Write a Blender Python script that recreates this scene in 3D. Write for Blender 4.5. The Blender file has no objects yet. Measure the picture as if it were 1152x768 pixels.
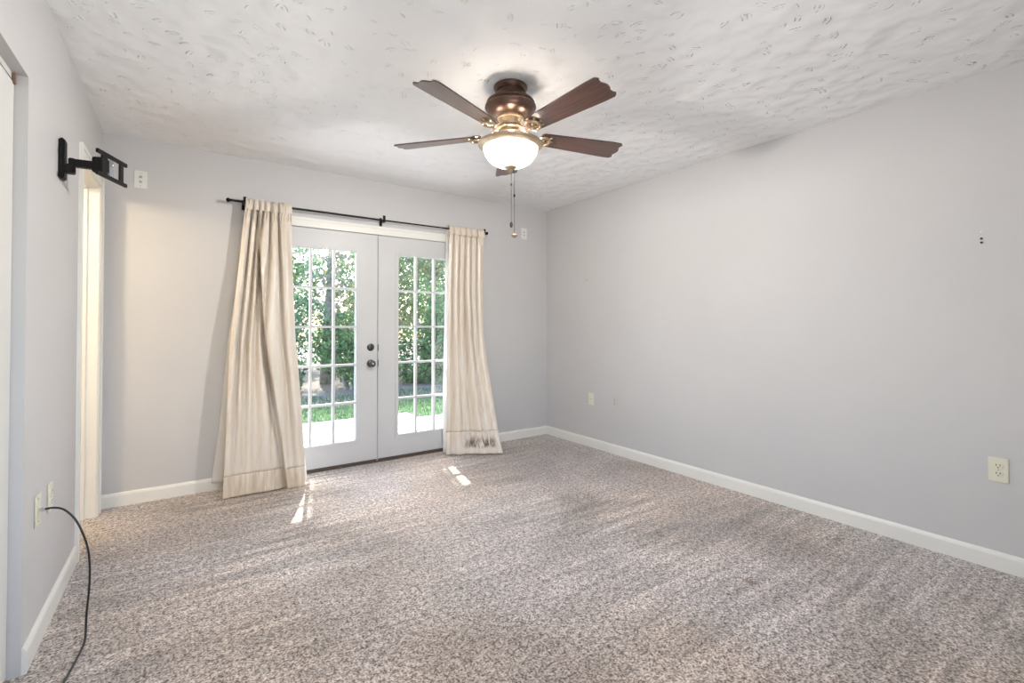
import bpy, bmesh, math, random
from mathutils import Vector, Matrix, noise
C = bpy.context.scene
COL = C.collection
R = math.radians
PI = math.pi

# ------------------------------------------------------------------ camera
cam_data = bpy.data.cameras.new('camera')
cam_data.sensor_width = 36.0
cam_data.lens = 529.13 / 1152 * 36.0
cam_data.shift_y = -(384 - 358.4) / 1152
cam_data.clip_start = 0.02
cam = bpy.data.objects.new('camera', cam_data)
cam.location = (0, 0, 1.189)
cam.rotation_euler = (R(90 + 0.740), 0, R(-34.70))
COL.objects.link(cam)
C.camera = cam

# ------------------------------------------------------------------ view, sky, sun, rear fill
C.view_settings.view_transform = 'Standard'
C.view_settings.look = 'None'
C.view_settings.exposure = 0.68
C.view_settings.gamma = 1.0
C.view_settings.use_curve_mapping = False

SUN = Vector((0.20, 0.85, 1.0)).normalized()          # towards the sun
world = bpy.data.worlds.new('world'); C.world = world
world.use_nodes = True
wn = world.node_tree.nodes; wl = world.node_tree.links
sky = wn.new('ShaderNodeTexSky'); sky.sky_type = 'NISHITA'; sky.sun_disc = False
sky.sun_elevation = math.asin(SUN.z); sky.sun_rotation = math.atan2(SUN.x, SUN.y)
sky.air_density = 1.0; sky.dust_density = 2.5; sky.ozone_density = 1.0
wl.new(sky.outputs[0], wn['Background'].inputs[0])
wn['Background'].inputs[1].default_value = 1.0

sd = bpy.data.lights.new('sun', 'SUN'); sd.energy = 9.5; sd.angle = R(0.6); sd.color = (1, .97, .93)
so = bpy.data.objects.new('sun', sd); COL.objects.link(so)
so.rotation_euler = SUN.to_track_quat('Z', 'Y').to_euler(); so.location = (4, 20, 20)

def area(name, loc, target, w, h, power, color, portal=False):
    d = bpy.data.lights.new(name, 'AREA'); d.shape = 'RECTANGLE'; d.size = w; d.size_y = h
    d.energy = power; d.color = color
    if portal: d.cycles.is_portal = True
    o = bpy.data.objects.new(name, d); COL.objects.link(o); o.location = loc
    o.rotation_euler = (Vector(target) - Vector(loc)).to_track_quat('-Z', 'Y').to_euler()
    return o
# unseen fill light added behind the camera to brighten the room
area('window_daylight', (0.55, -0.83, 1.45), (0.85, 3, 3.4), 1.25, 1.5, 22, (.97, .98, 1.0))
area('sky_portal', (1.37, 4.22, 1.02), (1.37, 0, 1.02), 1.85, 2.0, 1, (1, 1, 1), True)

# ------------------------------------------------------------------ materials
def nt(name):
    m = bpy.data.materials.new(name); m.use_nodes = True
    return m, m.node_tree.nodes, m.node_tree.links, m.node_tree.nodes['Principled BSDF']
def math_node(n, l, op, a, b=None, c=None):
    k = n.new('ShaderNodeMath'); k.operation = op
    for i, v in enumerate((a, b, c)):
        if v is None: continue
        if isinstance(v, (int, float)): k.inputs[i].default_value = v
        else: l.new(v, k.inputs[i])
    return k.outputs[0]
def noise_node(n, l, vec, scale, detail=2, rough=.5, dist=0):
    k = n.new('ShaderNodeTexNoise'); k.inputs['Scale'].default_value = scale
    k.inputs['Detail'].default_value = detail; k.inputs['Roughness'].default_value = rough
    k.inputs['Distortion'].default_value = dist
    if vec is not None: l.new(vec, k.inputs['Vector'])
    return k.outputs['Fac']
def ramp(n, l, fac, stops):
    k = n.new('ShaderNodeValToRGB'); e = k.color_ramp.elements
    while len(e) < len(stops): e.new(.5)
    for i, (p, c) in enumerate(stops):
        e[i].position = p; e[i].color = (*c, 1) if len(c) == 3 else c
    l.new(fac, k.inputs[0]); return k.outputs[0]
def mixc(n, l, fac, a, b, mode='MIX'):
    k = n.new('ShaderNodeMix'); k.data_type = 'RGBA'; k.blend_type = mode
    for s, v in ((0, fac), (6, a), (7, b)):
        if isinstance(v, (int, float)): k.inputs[s].default_value = v
        elif isinstance(v, tuple): k.inputs[s].default_value = (*v, 1)
        else: l.new(v, k.inputs[s])
    return k.outputs[2]
def mapped(n, l, scale, rot=(0, 0, 0)):
    t = n.new('ShaderNodeTexCoord'); m = n.new('ShaderNodeMapping')
    m.inputs['Scale'].default_value = scale; m.inputs['Rotation'].default_value = rot
    l.new(t.outputs['Object'], m.inputs['Vector']); return m.outputs[0]
def bump(n, l, b, h, strength, dist, normal=None):
    k = n.new('ShaderNodeBump'); k.inputs['Strength'].default_value = strength
    k.inputs['Distance'].default_value = dist; l.new(h, k.inputs['Height'])
    if normal is not None: l.new(normal, k.inputs['Normal'])
    if b is not None: l.new(k.outputs[0], b.inputs['Normal'])
    return k.outputs[0]
def simple(name, col, rough=.5, metal=0, var=.06, nscale=8, bmp=0, spec=.5):
    m, n, l, b = nt(name)
    f = noise_node(n, l, mapped(n, l, (1, 1, 1)), nscale, 3)
    d = tuple(max(0, c * (1 - var)) for c in col); u = tuple(min(1, c * (1 + var)) for c in col)
    l.new(ramp(n, l, f, [(.3, d), (.7, u)]), b.inputs['Base Color'])
    b.inputs['Roughness'].default_value = rough; b.inputs['Metallic'].default_value = metal
    b.inputs['Specular IOR Level'].default_value = spec
    if bmp: bump(n, l, b, noise_node(n, l, mapped(n, l, (1, 1, 1)), nscale * 12, 3), bmp, .002)
    return m
M = {}
M['wall'] = simple('wall_paint', (.58, .568, .568), .62, var=.018, nscale=1.6, bmp=.12, spec=.35)
M['hall_wall'] = simple('hall_paint', (.70, .66, .58), .6, var=.02)
M['trim'] = simple('trim_paint', (.80, .785, .74), .38, var=.02, nscale=3)
M['door'] = simple('door_paint', (.59, .585, .585), .42, var=.02, nscale=3)
M['closet'] = simple('closet_door_paint', (.70, .69, .66), .45, var=.02, nscale=3)
M['black'] = simple('black_metal', (.006, .0055, .0055), .5, 0, var=.2, spec=.25)
M['bronze'] = simple('aged_bronze', (.125, .078, .06), .36, .85, var=.25, nscale=14)
M['brass'] = simple('antique_brass', (.52, .40, .27), .36, .8, var=.22, nscale=40)
M['fitter'] = simple('brushed_brass_fitter', (.50, .40, .29), .40, .75, var=.12, nscale=20)
M['pewter'] = simple('dark_pewter', (.10, .095, .09), .30, .85, var=.2, nscale=60)
M['steel'] = simple('zinc_steel', (.50, .52, .55), .35, .8, var=.1, nscale=50)
M['ivory'] = simple('ivory_plastic', (.74, .71, .58), .36, var=.02)
M['whiteplastic'] = simple('white_plastic', (.78, .77, .74), .36, var=.02)
M['slot'] = simple('socket_slot', (.03, .028, .025), .6)
M['screw'] = simple('plate_screw', (.45, .43, .36), .35, .5)
M['sill'] = simple('dark_threshold', (.10, .075, .06), .5, .2)
M['track'] = simple('brown_guide', (.22, .13, .09), .6)
M['deckside'] = simple('deck_fascia', (.42, .41, .40), .7)
M['bark'] = simple('grey_bark', (.22, .19, .165), .9, var=.45, nscale=9, bmp=.8)
M['twig'] = simple('pale_twig', (.34, .30, .27), .9, var=.3, nscale=9)
M['cable'] = simple('black_rubber', (.014, .012, .013), .4)
M['house'] = simple('outer_siding', (.55, .54, .52), .8)

def mat_ceiling():
    m, n, l, b = nt('stomped_ceiling')
    b.inputs['Base Color'].default_value = (.90, .905, .91, 1)
    b.inputs['Roughness'].default_value = .8
    b.inputs['Specular IOR Level'].default_value = .25
    v = mapped(n, l, (1, 1, 1))
    big = noise_node(n, l, v, 10.5, .6, .4, 0)
    n1 = bump(n, l, None, big, .5, .04)
    fine = noise_node(n, l, v, 60, 3, .6)
    n2 = bump(n, l, None, fine, .08, .005, n1)
    nrm = n2
    for sc, sx, k in ((8.0, .0, 190.0), (10.5, 3.7, 220.0)):
        mp = n.new('ShaderNodeMapping'); mp.inputs['Location'].default_value = (sx, sx * .7, 0)
        l.new(v, mp.inputs['Vector'])
        vo = n.new('ShaderNodeTexVoronoi'); vo.inputs['Scale'].default_value = sc; vo.voronoi_dimensions = '2D'
        vo.inputs['Randomness'].default_value = .9
        l.new(mp.outputs[0], vo.inputs['Vector'])
        sub = n.new('ShaderNodeVectorMath'); sub.operation = 'SUBTRACT'
        l.new(mp.outputs[0], sub.inputs[0]); l.new(vo.outputs['Position'], sub.inputs[1])
        sep = n.new('ShaderNodeSeparateColor'); l.new(vo.outputs['Color'], sep.inputs[0])
        rot = n.new('ShaderNodeVectorRotate'); rot.rotation_type = 'Z_AXIS'
        l.new(sub.outputs[0], rot.inputs['Vector'])
        l.new(math_node(n, l, 'MULTIPLY', sep.outputs[0], 3.0), rot.inputs['Angle'])
        sx_ = n.new('ShaderNodeSeparateXYZ'); l.new(rot.outputs[0], sx_.inputs[0])
        X, Y = sx_.outputs[0], sx_.outputs[1]
        # a few short parallel strokes of plaster, each cell turned its own way
        bend = math_node(n, l, 'MULTIPLY', math_node(n, l, 'MULTIPLY', Y, Y), 9.0)
        ph = math_node(n, l, 'MULTIPLY', math_node(n, l, 'ADD', X, bend), k * 1.6)
        st = math_node(n, l, 'SINE', ph)
        st = math_node(n, l, 'MAXIMUM', st, 0.0)
        ex = math_node(n, l, 'MULTIPLY', X, 1.25)
        r2 = math_node(n, l, 'ADD', math_node(n, l, 'MULTIPLY', ex, ex), math_node(n, l, 'MULTIPLY', Y, Y))
        r = math_node(n, l, 'SQRT', r2)
        lim = math_node(n, l, 'MULTIPLY_ADD', sep.outputs[1], .020, .012)
        msk = n.new('ShaderNodeMapRange'); msk.interpolation_type = 'SMOOTHSTEP'
        l.new(r, msk.inputs[0])
        l.new(math_node(n, l, 'MULTIPLY', lim, .7), msk.inputs[1]); l.new(lim, msk.inputs[2])
        msk.inputs[3].default_value = 1; msk.inputs[4].default_value = 0
        brk = n.new('ShaderNodeMapRange'); l.new(noise_node(n, l, v, 55, 1), brk.inputs[0])
        brk.inputs[1].default_value = .40; brk.inputs[2].default_value = .55
        keep = math_node(n, l, 'GREATER_THAN', sep.outputs[2], .5)
        h = math_node(n, l, 'MULTIPLY', math_node(n, l, 'MULTIPLY', math_node(n, l, 'MULTIPLY', st, keep), msk.outputs[0]), brk.outputs[0])
        nrm = bump(n, l, None, h, .85, .0068, nrm)
    l.new(nrm, b.inputs['Normal'])
    return m
M['ceiling'] = mat_ceiling()

def mat_carpet():
    m, n, l, b = nt('frieze_carpet')
    v = mapped(n, l, (1, 1, 1))
    tuft = noise_node(n, l, v, 125, 2, .6, .4)
    clump = noise_node(n, l, v, 50, 2, .5, .6)
    t = math_node(n, l, 'MULTIPLY_ADD', clump, .35, math_node(n, l, 'MULTIPLY', tuft, .65))
    col = ramp(n, l, t, [(.36, (.075, .056, .048)), (.44, (.245, .202, .182)), (.51, (.47, .418, .393)), (.61, (.78, .735, .715))])
    # worn / brushed areas of the pile
    big = noise_node(n, l, v, 1.1, 4, .6, .5)
    area_c = ramp(n, l, big, [(.36, (.72, .70, .68)), (.5, (.94, .93, .92)), (.64, (1.12, 1.12, 1.12))])
    # arcs left by the vacuum cleaner, only in some areas
    def streaks(rot, sx, sy, dist, where, lo, hi):
        mp = n.new('ShaderNodeMapping'); mp.inputs['Rotation'].default_value = (0, 0, R(rot)); mp.inputs['Scale'].default_value = (sx, sy, 1)
        mp.inputs['Location'].default_value = (where, where * .7, 0)
        l.new(v, mp.inputs['Vector'])
        st = noise_node(n, l, mp.outputs[0], 1.6, 3, .6, dist)
        c = ramp(n, l, st, [(.40, (lo,) * 3), (.50, (1, 1, 1)), (.60, (hi,) * 3)])
        mp2 = n.new('ShaderNodeMapping'); mp2.inputs['Location'].default_value = (where * 3, where, 0); l.new(v, mp2.inputs['Vector'])
        w = ramp(n, l, noise_node(n, l, mp2.outputs[0], .8, 2), [(.46, (0, 0, 0)), (.58, (1, 1, 1))])
        return mixc(n, l, w, (1.0, 1.0, 1.0), c)
    s1 = streaks(58, .7, 10, .5, 1.3, .86, 1.22)
    s2 = streaks(-50, .7, 9, .6, 4.1, .86, 1.20)
    warm = noise_node(n, l, v, .75, 2, .5)
    wc = ramp(n, l, warm, [(.40, (1, 1, 1)), (.60, (1.04, .96, .87))])
    stain = ramp(n, l, noise_node(n, l, v, 5.5, 2, .5, .3), [(.76, (1, 1, 1)), (.79, (.62, .46, .34))])
    for q in (area_c, s1, s2, wc, stain): col = mixc(n, l, 1.0, col, q, 'MULTIPLY')
    l.new(col, b.inputs['Base Color'])
    b.inputs['Roughness'].default_value = .95
    b.inputs['Specular IOR Level'].default_value = .15
    b.inputs['Sheen Weight'].default_value = .35; b.inputs['Sheen Roughness'].default_value = .5
    n1 = bump(n, l, None, noise_node(n, l, v, 9, 2), .3, .015)
    bump(n, l, b, t, .7, .010, n1)
    return m
M['carpet'] = mat_carpet()

def mat_satin():
    m, n, l, b = nt('champagne_slub_satin')
    fine = noise_node(n, l, mapped(n, l, (520, 520, 9)), 1, 3, .6)
    band = noise_node(n, l, mapped(n, l, (34, 34, .45)), 1, 3, .65)
    col = ramp(n, l, band, [(.28, (.655, .555, .445)), (.5, (.715, .63, .535)), (.72, (.775, .705, .62))])
    slub = ramp(n, l, noise_node(n, l, mapped(n, l, (90, 90, 900)), 1, 2), [(.4, (.95, .94, .93)), (.6, (1.03, 1.03, 1.03))])
    col = mixc(n, l, 1, col, slub, 'MULTIPLY')
    l.new(col, b.inputs['Base Color'])
    b.inputs['Roughness'].default_value = .40
    b.inputs['Sheen Weight'].default_value = .2
    b.inputs['Specular IOR Level'].default_value = .9
    b.inputs['Coat Weight'].default_value = .25; b.inputs['Coat Roughness'].default_value = .35
    n1 = bump(n, l, None, noise_node(n, l, mapped(n, l, (7, 7, 2.5)), 1, 3, .5, .6), .5, .03)
    bump(n, l, b, fine, .25, .0015, n1)
    return m
M['satin'] = mat_satin()
def mat_satin_hem(stain):
    m, n, l, b = nt('satin_hem_soiled' if stain else 'satin_hem')
    band = noise_node(n, l, mapped(n, l, (40, 40, 1.2)), 1, 3, .65)
    col = ramp(n, l, band, [(.32, (.55, .43, .31)), (.5, (.68, .57, .45)), (.68, (.78, .70, .60))])
    if stain:
        col = ramp(n, l, band, [(.32, (.66, .57, .49)), (.68, (.78, .72, .65))])
        t = n.new('ShaderNodeTexCoord'); s = n.new('ShaderNodeSeparateXYZ'); l.new(t.outputs['Object'], s.inputs[0])
        def win(o, a, b_, c, d):
            k = n.new('ShaderNodeMapRange'); l.new(o, k.inputs[0]); k.interpolation_type = 'SMOOTHSTEP'
            for i, q in enumerate((a, b_)): k.inputs[i + 1].default_value = q
            k2 = n.new('ShaderNodeMapRange'); l.new(o, k2.inputs[0]); k2.interpolation_type = 'SMOOTHSTEP'
            k2.inputs[1].default_value = c; k2.inputs[2].default_value = d
            k2.inputs[3].default_value = 1; k2.inputs[4].default_value = 0
            return math_node(n, l, 'MULTIPLY', k.outputs[0], k2.outputs[0])
        w = math_node(n, l, 'MULTIPLY', win(s.outputs[0], 2.06, 2.16, 2.32, 2.37), win(s.outputs[2], .05, .085, .11, .19))
        streak = noise_node(n, l, mapped(n, l, (42, 42, 7)), 1, 4, .7)
        f = math_node(n, l, 'MULTIPLY', w, ramp(n, l, streak, [(.42, (0, 0, 0)), (.56, (1, 1, 1))]))
        col = mixc(n, l, f, col, (.16, .11, .085))
    l.new(col, b.inputs['Base Color']); b.inputs['Roughness'].default_value = .45
    b.inputs['Sheen Weight'].default_value = .25
    return m
M['hem'] = mat_satin_hem(False); M['hem_stained'] = mat_satin_hem(True)
def mat_lining():
    m, n, l, b = nt('white_lining')
    b.inputs['Base Color'].default_value = (.86, .85, .84, 1); b.inputs['Roughness'].default_value = .7
    n2 = n.new('ShaderNodeBsdfTranslucent'); n2.inputs[0].default_value = (.86, .85, .84, 1)
    mx = n.new('ShaderNodeMixShader'); mx.inputs[0].default_value = .35
    l.new(b.outputs[0], mx.inputs[1]); l.new(n2.outputs[0], mx.inputs[2])
    l.new(mx.outputs[0], n['Material Output'].inputs[0])
    bump(n, l, b, noise_node(n, l, mapped(n, l, (300, 300, 300)), 1, 2), .1, .001)
    return m
M['lining'] = mat_lining()

def mat_glass():
    m, n, l, b = nt('clear_glass'); n.remove(b)
    t = n.new('ShaderNodeBsdfTransparent'); t.inputs[0].default_value = (.96, .98, .97, 1)
    g = n.new('ShaderNodeBsdfGlossy'); g.inputs['Roughness'].default_value = .02
    ge = n.new('ShaderNodeNewGeometry'); dt = n.new('ShaderNodeVectorMath'); dt.operation = 'DOT_PRODUCT'
    l.new(ge.outputs['Normal'], dt.inputs[0]); l.new(ge.outputs['Incoming'], dt.inputs[1])
    c = math_node(n, l, 'SUBTRACT', 1.0, math_node(n, l, 'ABSOLUTE', dt.outputs['Value']))
    k = math_node(n, l, 'MULTIPLY_ADD', math_node(n, l, 'POWER', c, 5.0), .9, .035)   # reflectance of clear glass by angle
    # smears on the pane
    sm = noise_node(n, l, mapped(n, l, (3, 3, 3)), 2, 4)
    k = math_node(n, l, 'MULTIPLY_ADD', sm, .01, k)
    mx = n.new('ShaderNodeMixShader'); l.new(k, mx.inputs[0])
    l.new(t.outputs[0], mx.inputs[1]); l.new(g.outputs[0], mx.inputs[2])
    l.new(mx.outputs[0], n['Material Output'].inputs[0]); return m
M['glass'] = mat_glass()
def mat_bowl():
    m, n, l, b = nt('lit_frosted_glass')
    b.inputs['Base Color'].default_value = (.9, .87, .8, 1); b.inputs['Roughness'].default_value = .3
    f = noise_node(n, l, mapped(n, l, (1, 1, 1)), 14, 3)
    l.new(ramp(n, l, f, [(.3, (1, .86, .68)), (.7, (1, .92, .80))]), b.inputs['Emission Color'])
    b.inputs['Emission Strength'].default_value = 1.0
    t = n.new('ShaderNodeBsdfTransparent'); t.inputs[0].default_value = (1, .97, .92, 1)
    mx = n.new('ShaderNodeMixShader'); mx.inputs[0].default_value = .55
    l.new(b.outputs[0], mx.inputs[1]); l.new(t.outputs[0], mx.inputs[2])
    l.new(mx.outputs[0], n['Material Output'].inputs[0])
    return m
M['bowl'] = mat_bowl()
def mat_wood():
    m, n, l, b = nt('dark_walnut_blade')
    g = noise_node(n, l, mapped(n, l, (5, 90, 90)), 1, 4, .6, .4)
    l.new(ramp(n, l, g, [(.3, (.030, .014, .010)), (.5, (.060, .026, .018)), (.7, (.12, .052, .034))]), b.inputs['Base Color'])
    b.inputs['Roughness'].default_value = .3; b.inputs['Coat Weight'].default_value = .8; b.inputs['Coat Roughness'].default_value = .16
    return m
M['blade'] = mat_wood()
def mat_deck():
    m, n, l, b = nt('weathered_deck_boards')
    g = noise_node(n, l, mapped(n, l, (2, 50, 50)), 1, 4, .6)
    l.new(ramp(n, l, g, [(.3, (.62, .615, .61)), (.7, (.80, .795, .79))]), b.inputs['Base Color'])
    b.inputs['Roughness'].default_value = .75; return m
M['deck'] = mat_deck()
def mat_ground():
    m, n, l, b = nt('lawn_soil')
    v = mapped(n, l, (1, 1, 1))
    f = noise_node(n, l, v, 2.2, 5, .6)
    grass = ramp(n, l, noise_node(n, l, v, 30, 4, .7), [(.3, (.04, .085, .035)), (.5, (.09, .17, .06)), (.7, (.22, .30, .11))])
    litter = ramp(n, l, noise_node(n, l, v, 26, 5, .8), [(.3, (.09, .075, .06)), (.5, (.24, .20, .17)), (.7, (.46, .40, .35))])
    t = n.new('ShaderNodeTexCoord'); s = n.new('ShaderNodeSeparateXYZ'); l.new(t.outputs['Object'], s.inputs[0])
    k = n.new('ShaderNodeMapRange'); l.new(math_node(n, l, 'MULTIPLY_ADD', f, 1.6, s.outputs[1]), k.inputs[0])
    k.inputs[1].default_value = 9.5; k.inputs[2].default_value = 10.2
    l.new(mixc(n, l, k.outputs[0], grass, litter), b.inputs['Base Color'])
    b.inputs['Roughness'].default_value = .95
    bump(n, l, b, noise_node(n, l, v, 40, 4, .7), 1, .05); return m
M['ground'] = mat_ground()
def mat_leaf(name, a, b_, c):
    m, n, l, b = nt(name)
    f = noise_node(n, l, mapped(n, l, (1, 1, 1)), 5, 4, .75)
    col = ramp(n, l, f, [(.33, a), (.5, b_), (.66, c)])
    l.new(col, b.inputs['Base Color']); b.inputs['Roughness'].default_value = .45
    t = n.new('ShaderNodeBsdfTranslucent'); l.new(col, t.inputs[0])
    mx = n.new('ShaderNodeMixShader'); mx.inputs[0].default_value = .45
    l.new(b.outputs[0], mx.inputs[1]); l.new(t.outputs[0], mx.inputs[2])
    l.new(mx.outputs[0], n['Material Output'].inputs[0]); return m
M['leaf_green'] = mat_leaf('green_leaves', (.05, .10, .045), (.13, .24, .10), (.42, .52, .22))
M['leaf_dark'] = mat_leaf('dark_leaves', (.03, .07, .045), (.09, .18, .11), (.26, .38, .22))
M['leaf_mix'] = mat_leaf('turning_leaves', (.17, .13, .08), (.22, .28, .13), (.60, .52, .32))
M['grass'] = mat_leaf('grass_blades', (.035, .075, .035), (.07, .14, .06), (.18, .25, .10))

# ------------------------------------------------------------------ mesh helpers
def obj(name, bm, mat, parent=None, smooth=None):
    bmesh.ops.recalc_face_normals(bm, faces=bm.faces)
    me = bpy.data.meshes.new(name); bm.to_mesh(me); bm.free()
    me.materials.append(mat)
    if smooth is not None:
        for p in me.polygons: p.use_smooth = True
        me.set_sharp_from_angle(angle=R(smooth))
    o = bpy.data.objects.new(name, me); COL.objects.link(o)
    if parent: o.parent = parent
    return o
def tag(o, label=None, cat=None, group=None, kind=None):
    if label: o['label'] = label
    if cat: o['category'] = cat
    if group: o['group'] = group
    if kind: o['kind'] = kind
    return o
def empty(name, loc, label, cat, group=None, rot=(0, 0, 0)):
    o = bpy.data.objects.new(name, None); COL.objects.link(o); o.location = loc; o.rotation_euler = rot
    o.empty_display_size = .1
    return tag(o, label, cat, group)
def box(bm, x0, x1, y0, y1, z0, z1, mtx=None):
    r = bmesh.ops.create_cube(bm, size=1)
    for v in r['verts']:
        v.co = Vector(((x0 + x1) / 2 + v.co.x * (x1 - x0), (y0 + y1) / 2 + v.co.y * (y1 - y0), (z0 + z1) / 2 + v.co.z * (z1 - z0)))
        if mtx is not None: v.co = mtx @ v.co
    return r['verts']
def bevel(bm, w, seg=2):
    bmesh.ops.bevel(bm, geom=[e for e in bm.edges if len(e.link_faces) == 2 and e.calc_face_angle(0) > .5], offset=w, segments=seg, affect='EDGES')
def bbox(x0, x1, y0, y1, z0, z1, w=.002, seg=2, mtx=None):
    bm = bmesh.new(); box(bm, x0, x1, y0, y1, z0, z1, mtx); bevel(bm, w, seg); return bm
def lathe(bm, prof, seg=48, mtx=None, cap=True):
    rings = []
    for r, z in prof:
        rg = []
        for i in range(seg):
            a = 2 * PI * i / seg
            p = Vector((r * math.cos(a), r * math.sin(a), z))
            rg.append(bm.verts.new(mtx @ p if mtx is not None else p))
        rings.append(rg)
    for a, b in zip(rings, rings[1:]):
        for i in range(seg): bm.faces.new((a[i], a[(i + 1) % seg], b[(i + 1) % seg], b[i]))
    if cap:
        bm.faces.new(rings[0]); bm.faces.new(rings[-1])
def tube(bm, pts, r, seg=10, cap=True):
    pts = [Vector(p) for p in pts]; rings = []
    t0 = (pts[1] - pts[0]).normalized()
    u = t0.orthogonal().normalized()
    for i, p in enumerate(pts):
        t = ((pts[min(i + 1, len(pts) - 1)] - pts[max(i - 1, 0)])).normalized()
        u = (u - t * u.dot(t)).normalized(); w = t.cross(u)
        rr = r[i] if isinstance(r, (list, tuple)) else r
        rings.append([bm.verts.new(p + (u * math.cos(2 * PI * k / seg) + w * math.sin(2 * PI * k / seg)) * rr) for k in range(seg)])
    for a, b in zip(rings, rings[1:]):
        for k in range(seg): bm.faces.new((a[k], a[(k + 1) % seg], b[(k + 1) % seg], b[k]))
    if cap: bm.faces.new(rings[0]); bm.faces.new(rings[-1])
def torus(bm, c, R0, r, mtx=None, seg=32, ms=8, sx=1.0):
    g = []
    for i in range(seg):
        a = 2 * PI * i / seg; ring = []
        for j in range(ms):
            b = 2 * PI * j / ms
            p = Vector((c[0] + (R0 + r * math.cos(b)) * math.cos(a) * sx, c[1] + (R0 + r * math.cos(b)) * math.sin(a), c[2] + r * math.sin(b)))
            ring.append(bm.verts.new(mtx @ p if mtx is not None else p))
        g.append(ring)
    for i in range(seg):
        for j in range(ms):
            bm.faces.new((g[i][j], g[(i + 1) % seg][j], g[(i + 1) % seg][(j + 1) % ms], g[i][(j + 1) % ms]))
def catmull(P_, n):
    P_ = [Vector(p) for p in P_]; out = []
    Q = [P_[0] * 2 - P_[1]] + P_ + [P_[-1] * 2 - P_[-2]]
    for i in range(1, len(Q) - 2):
        a, b, c, d = Q[i - 1:i + 3]
        for k in range(n):
            t = k / n
            out.append(.5 * ((2 * b) + (c - a) * t + (2 * a - 5 * b + 4 * c - d) * t * t + (3 * b - a - 3 * c + d) * t ** 3))
    out.append(P_[-1]); return out
def lerp_tab(tab, z):
    # tab: rows (z, a, b, ...), z descending
    if z >= tab[0][0]: return tab[0][1:]
    for p, q in zip(tab, tab[1:]):
        if z >= q[0]:
            t = (p[0] - z) / (p[0] - q[0]); return tuple(a + (b - a) * t for a, b in zip(p[1:], q[1:]))
    return tab[-1][1:]

XL, XR, YB, YF, H = -.452, 3.252, 4.025, -.65, 2.44
# ------------------------------------------------------------------ the room
def struct(name, bm, mat, smooth=None): return tag(obj(name, bm, mat, None, smooth), kind='structure')
bm = bmesh.new(); box(bm, -2.2, XR + .12, YF - .12, YB + .14, -.12, 0); struct('floor', bm, M['carpet'])
bm = bmesh.new(); box(bm, -2.2, XR + .12, YF - .12, YB + .14, H, H + .12); struct('ceiling', bm, M['ceiling'])
bm = bmesh.new(); box(bm, XR, XR + .12, YF - .12, YB + .14, 0, H); struct('wall_right', bm, M['wall'])
DX0, DX1, DZ1 = .455, 2.285, 1.978                      # french door opening
bm = bmesh.new()
box(bm, -2.2, DX0, YB, YB + .14, 0, H); box(bm, DX1, XR, YB, YB + .14, 0, H); box(bm, DX0, DX1, YB, YB + .14, DZ1, H)
struct('wall_back', bm, M['wall'])
HY0, HY1, HZ = 3.245, 3.885, 2.055                      # hall doorway
CY0, CY1, CZ = .30, 2.268, 2.04                         # closet opening
XO = XL - .12
bm = bmesh.new()
box(bm, XO, XL, YF, CY0, 0, H); box(bm, XO, XL, CY0, CY1, CZ, H); box(bm, XO, XL, CY1, HY0, 0, H)
box(bm, XO, XL, HY0, HY1, HZ, H); box(bm, XO, XL, HY1, YB, 0, H)
bmesh.ops.remove_doubles(bm, verts=bm.verts, dist=1e-5)
struct('wall_left', bm, M['wall'])
# front wall behind the camera, with an opening added for the fill light
bm = bmesh.new()
box(bm, -2.2, -.10, YF - .12, YF, 0, H); box(bm, 1.20, XR, YF - .12, YF, 0, H)
for a, b in ((-.10, 1.20),): box(bm, a, b, YF - .12, YF, 0, .7); box(bm, a, b, YF - .12, YF, 2.2, H)
struct('wall_front', bm, M['wall'])
# hall beyond the doorway
bm = bmesh.new(); box(bm, -2.2, -2.08, 2.3, YB, 0, H); box(bm, -2.08, XO, 2.3, 2.42, 0, H); struct('wall_hall', bm, M['hall_wall'])
bm = bmesh.new(); box(bm, -1.12, -1.0, YF, 2.3, 0, H); struct('wall_closet', bm, M['wall'])

def baseboard(name, p0, p1, nrm, h=.088, t=.013):
    """moulded board along p0-p1, standing out along nrm"""
    p0, p1, nrm = Vector((*p0, 0)), Vector((*p1, 0)), Vector((*nrm, 0))
    prof = [(0, 0), (t, 0), (t, h - .018), (t * .75, h - .008), (t * .35, h), (0, h)]
    bm = bmesh.new(); rows = []
    for p in (p0, p1): rows.append([bm.verts.new(p + nrm * a + Vector((0, 0, z))) for a, z in prof])
    k = len(prof)
    for i in range(k): bm.faces.new((rows[0][i], rows[0][(i + 1) % k], rows[1][(i + 1) % k], rows[1][i]))
    bm.faces.new(rows[0]); bm.faces.new(rows[1])
    return struct(name, bm, M['trim'])
baseboard('baseboard_right', (XR, YF), (XR, YB), (-1, 0))
baseboard('baseboard_back', (XL + .001, YB), (DX0 - .062, YB), (0, -1))
baseboard('baseboard_back', (DX1 + .062, YB), (XR - .013, YB), (0, -1))
baseboard('baseboard_left', (XL, CY1 + .004), (XL, HY0 - .062), (1, 0))
baseboard('baseboard_left', (XL, YF), (XL, CY0), (1, 0))
baseboard('baseboard_front', (XL + .013, YF), (XR - .013, YF), (0, 1))

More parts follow.
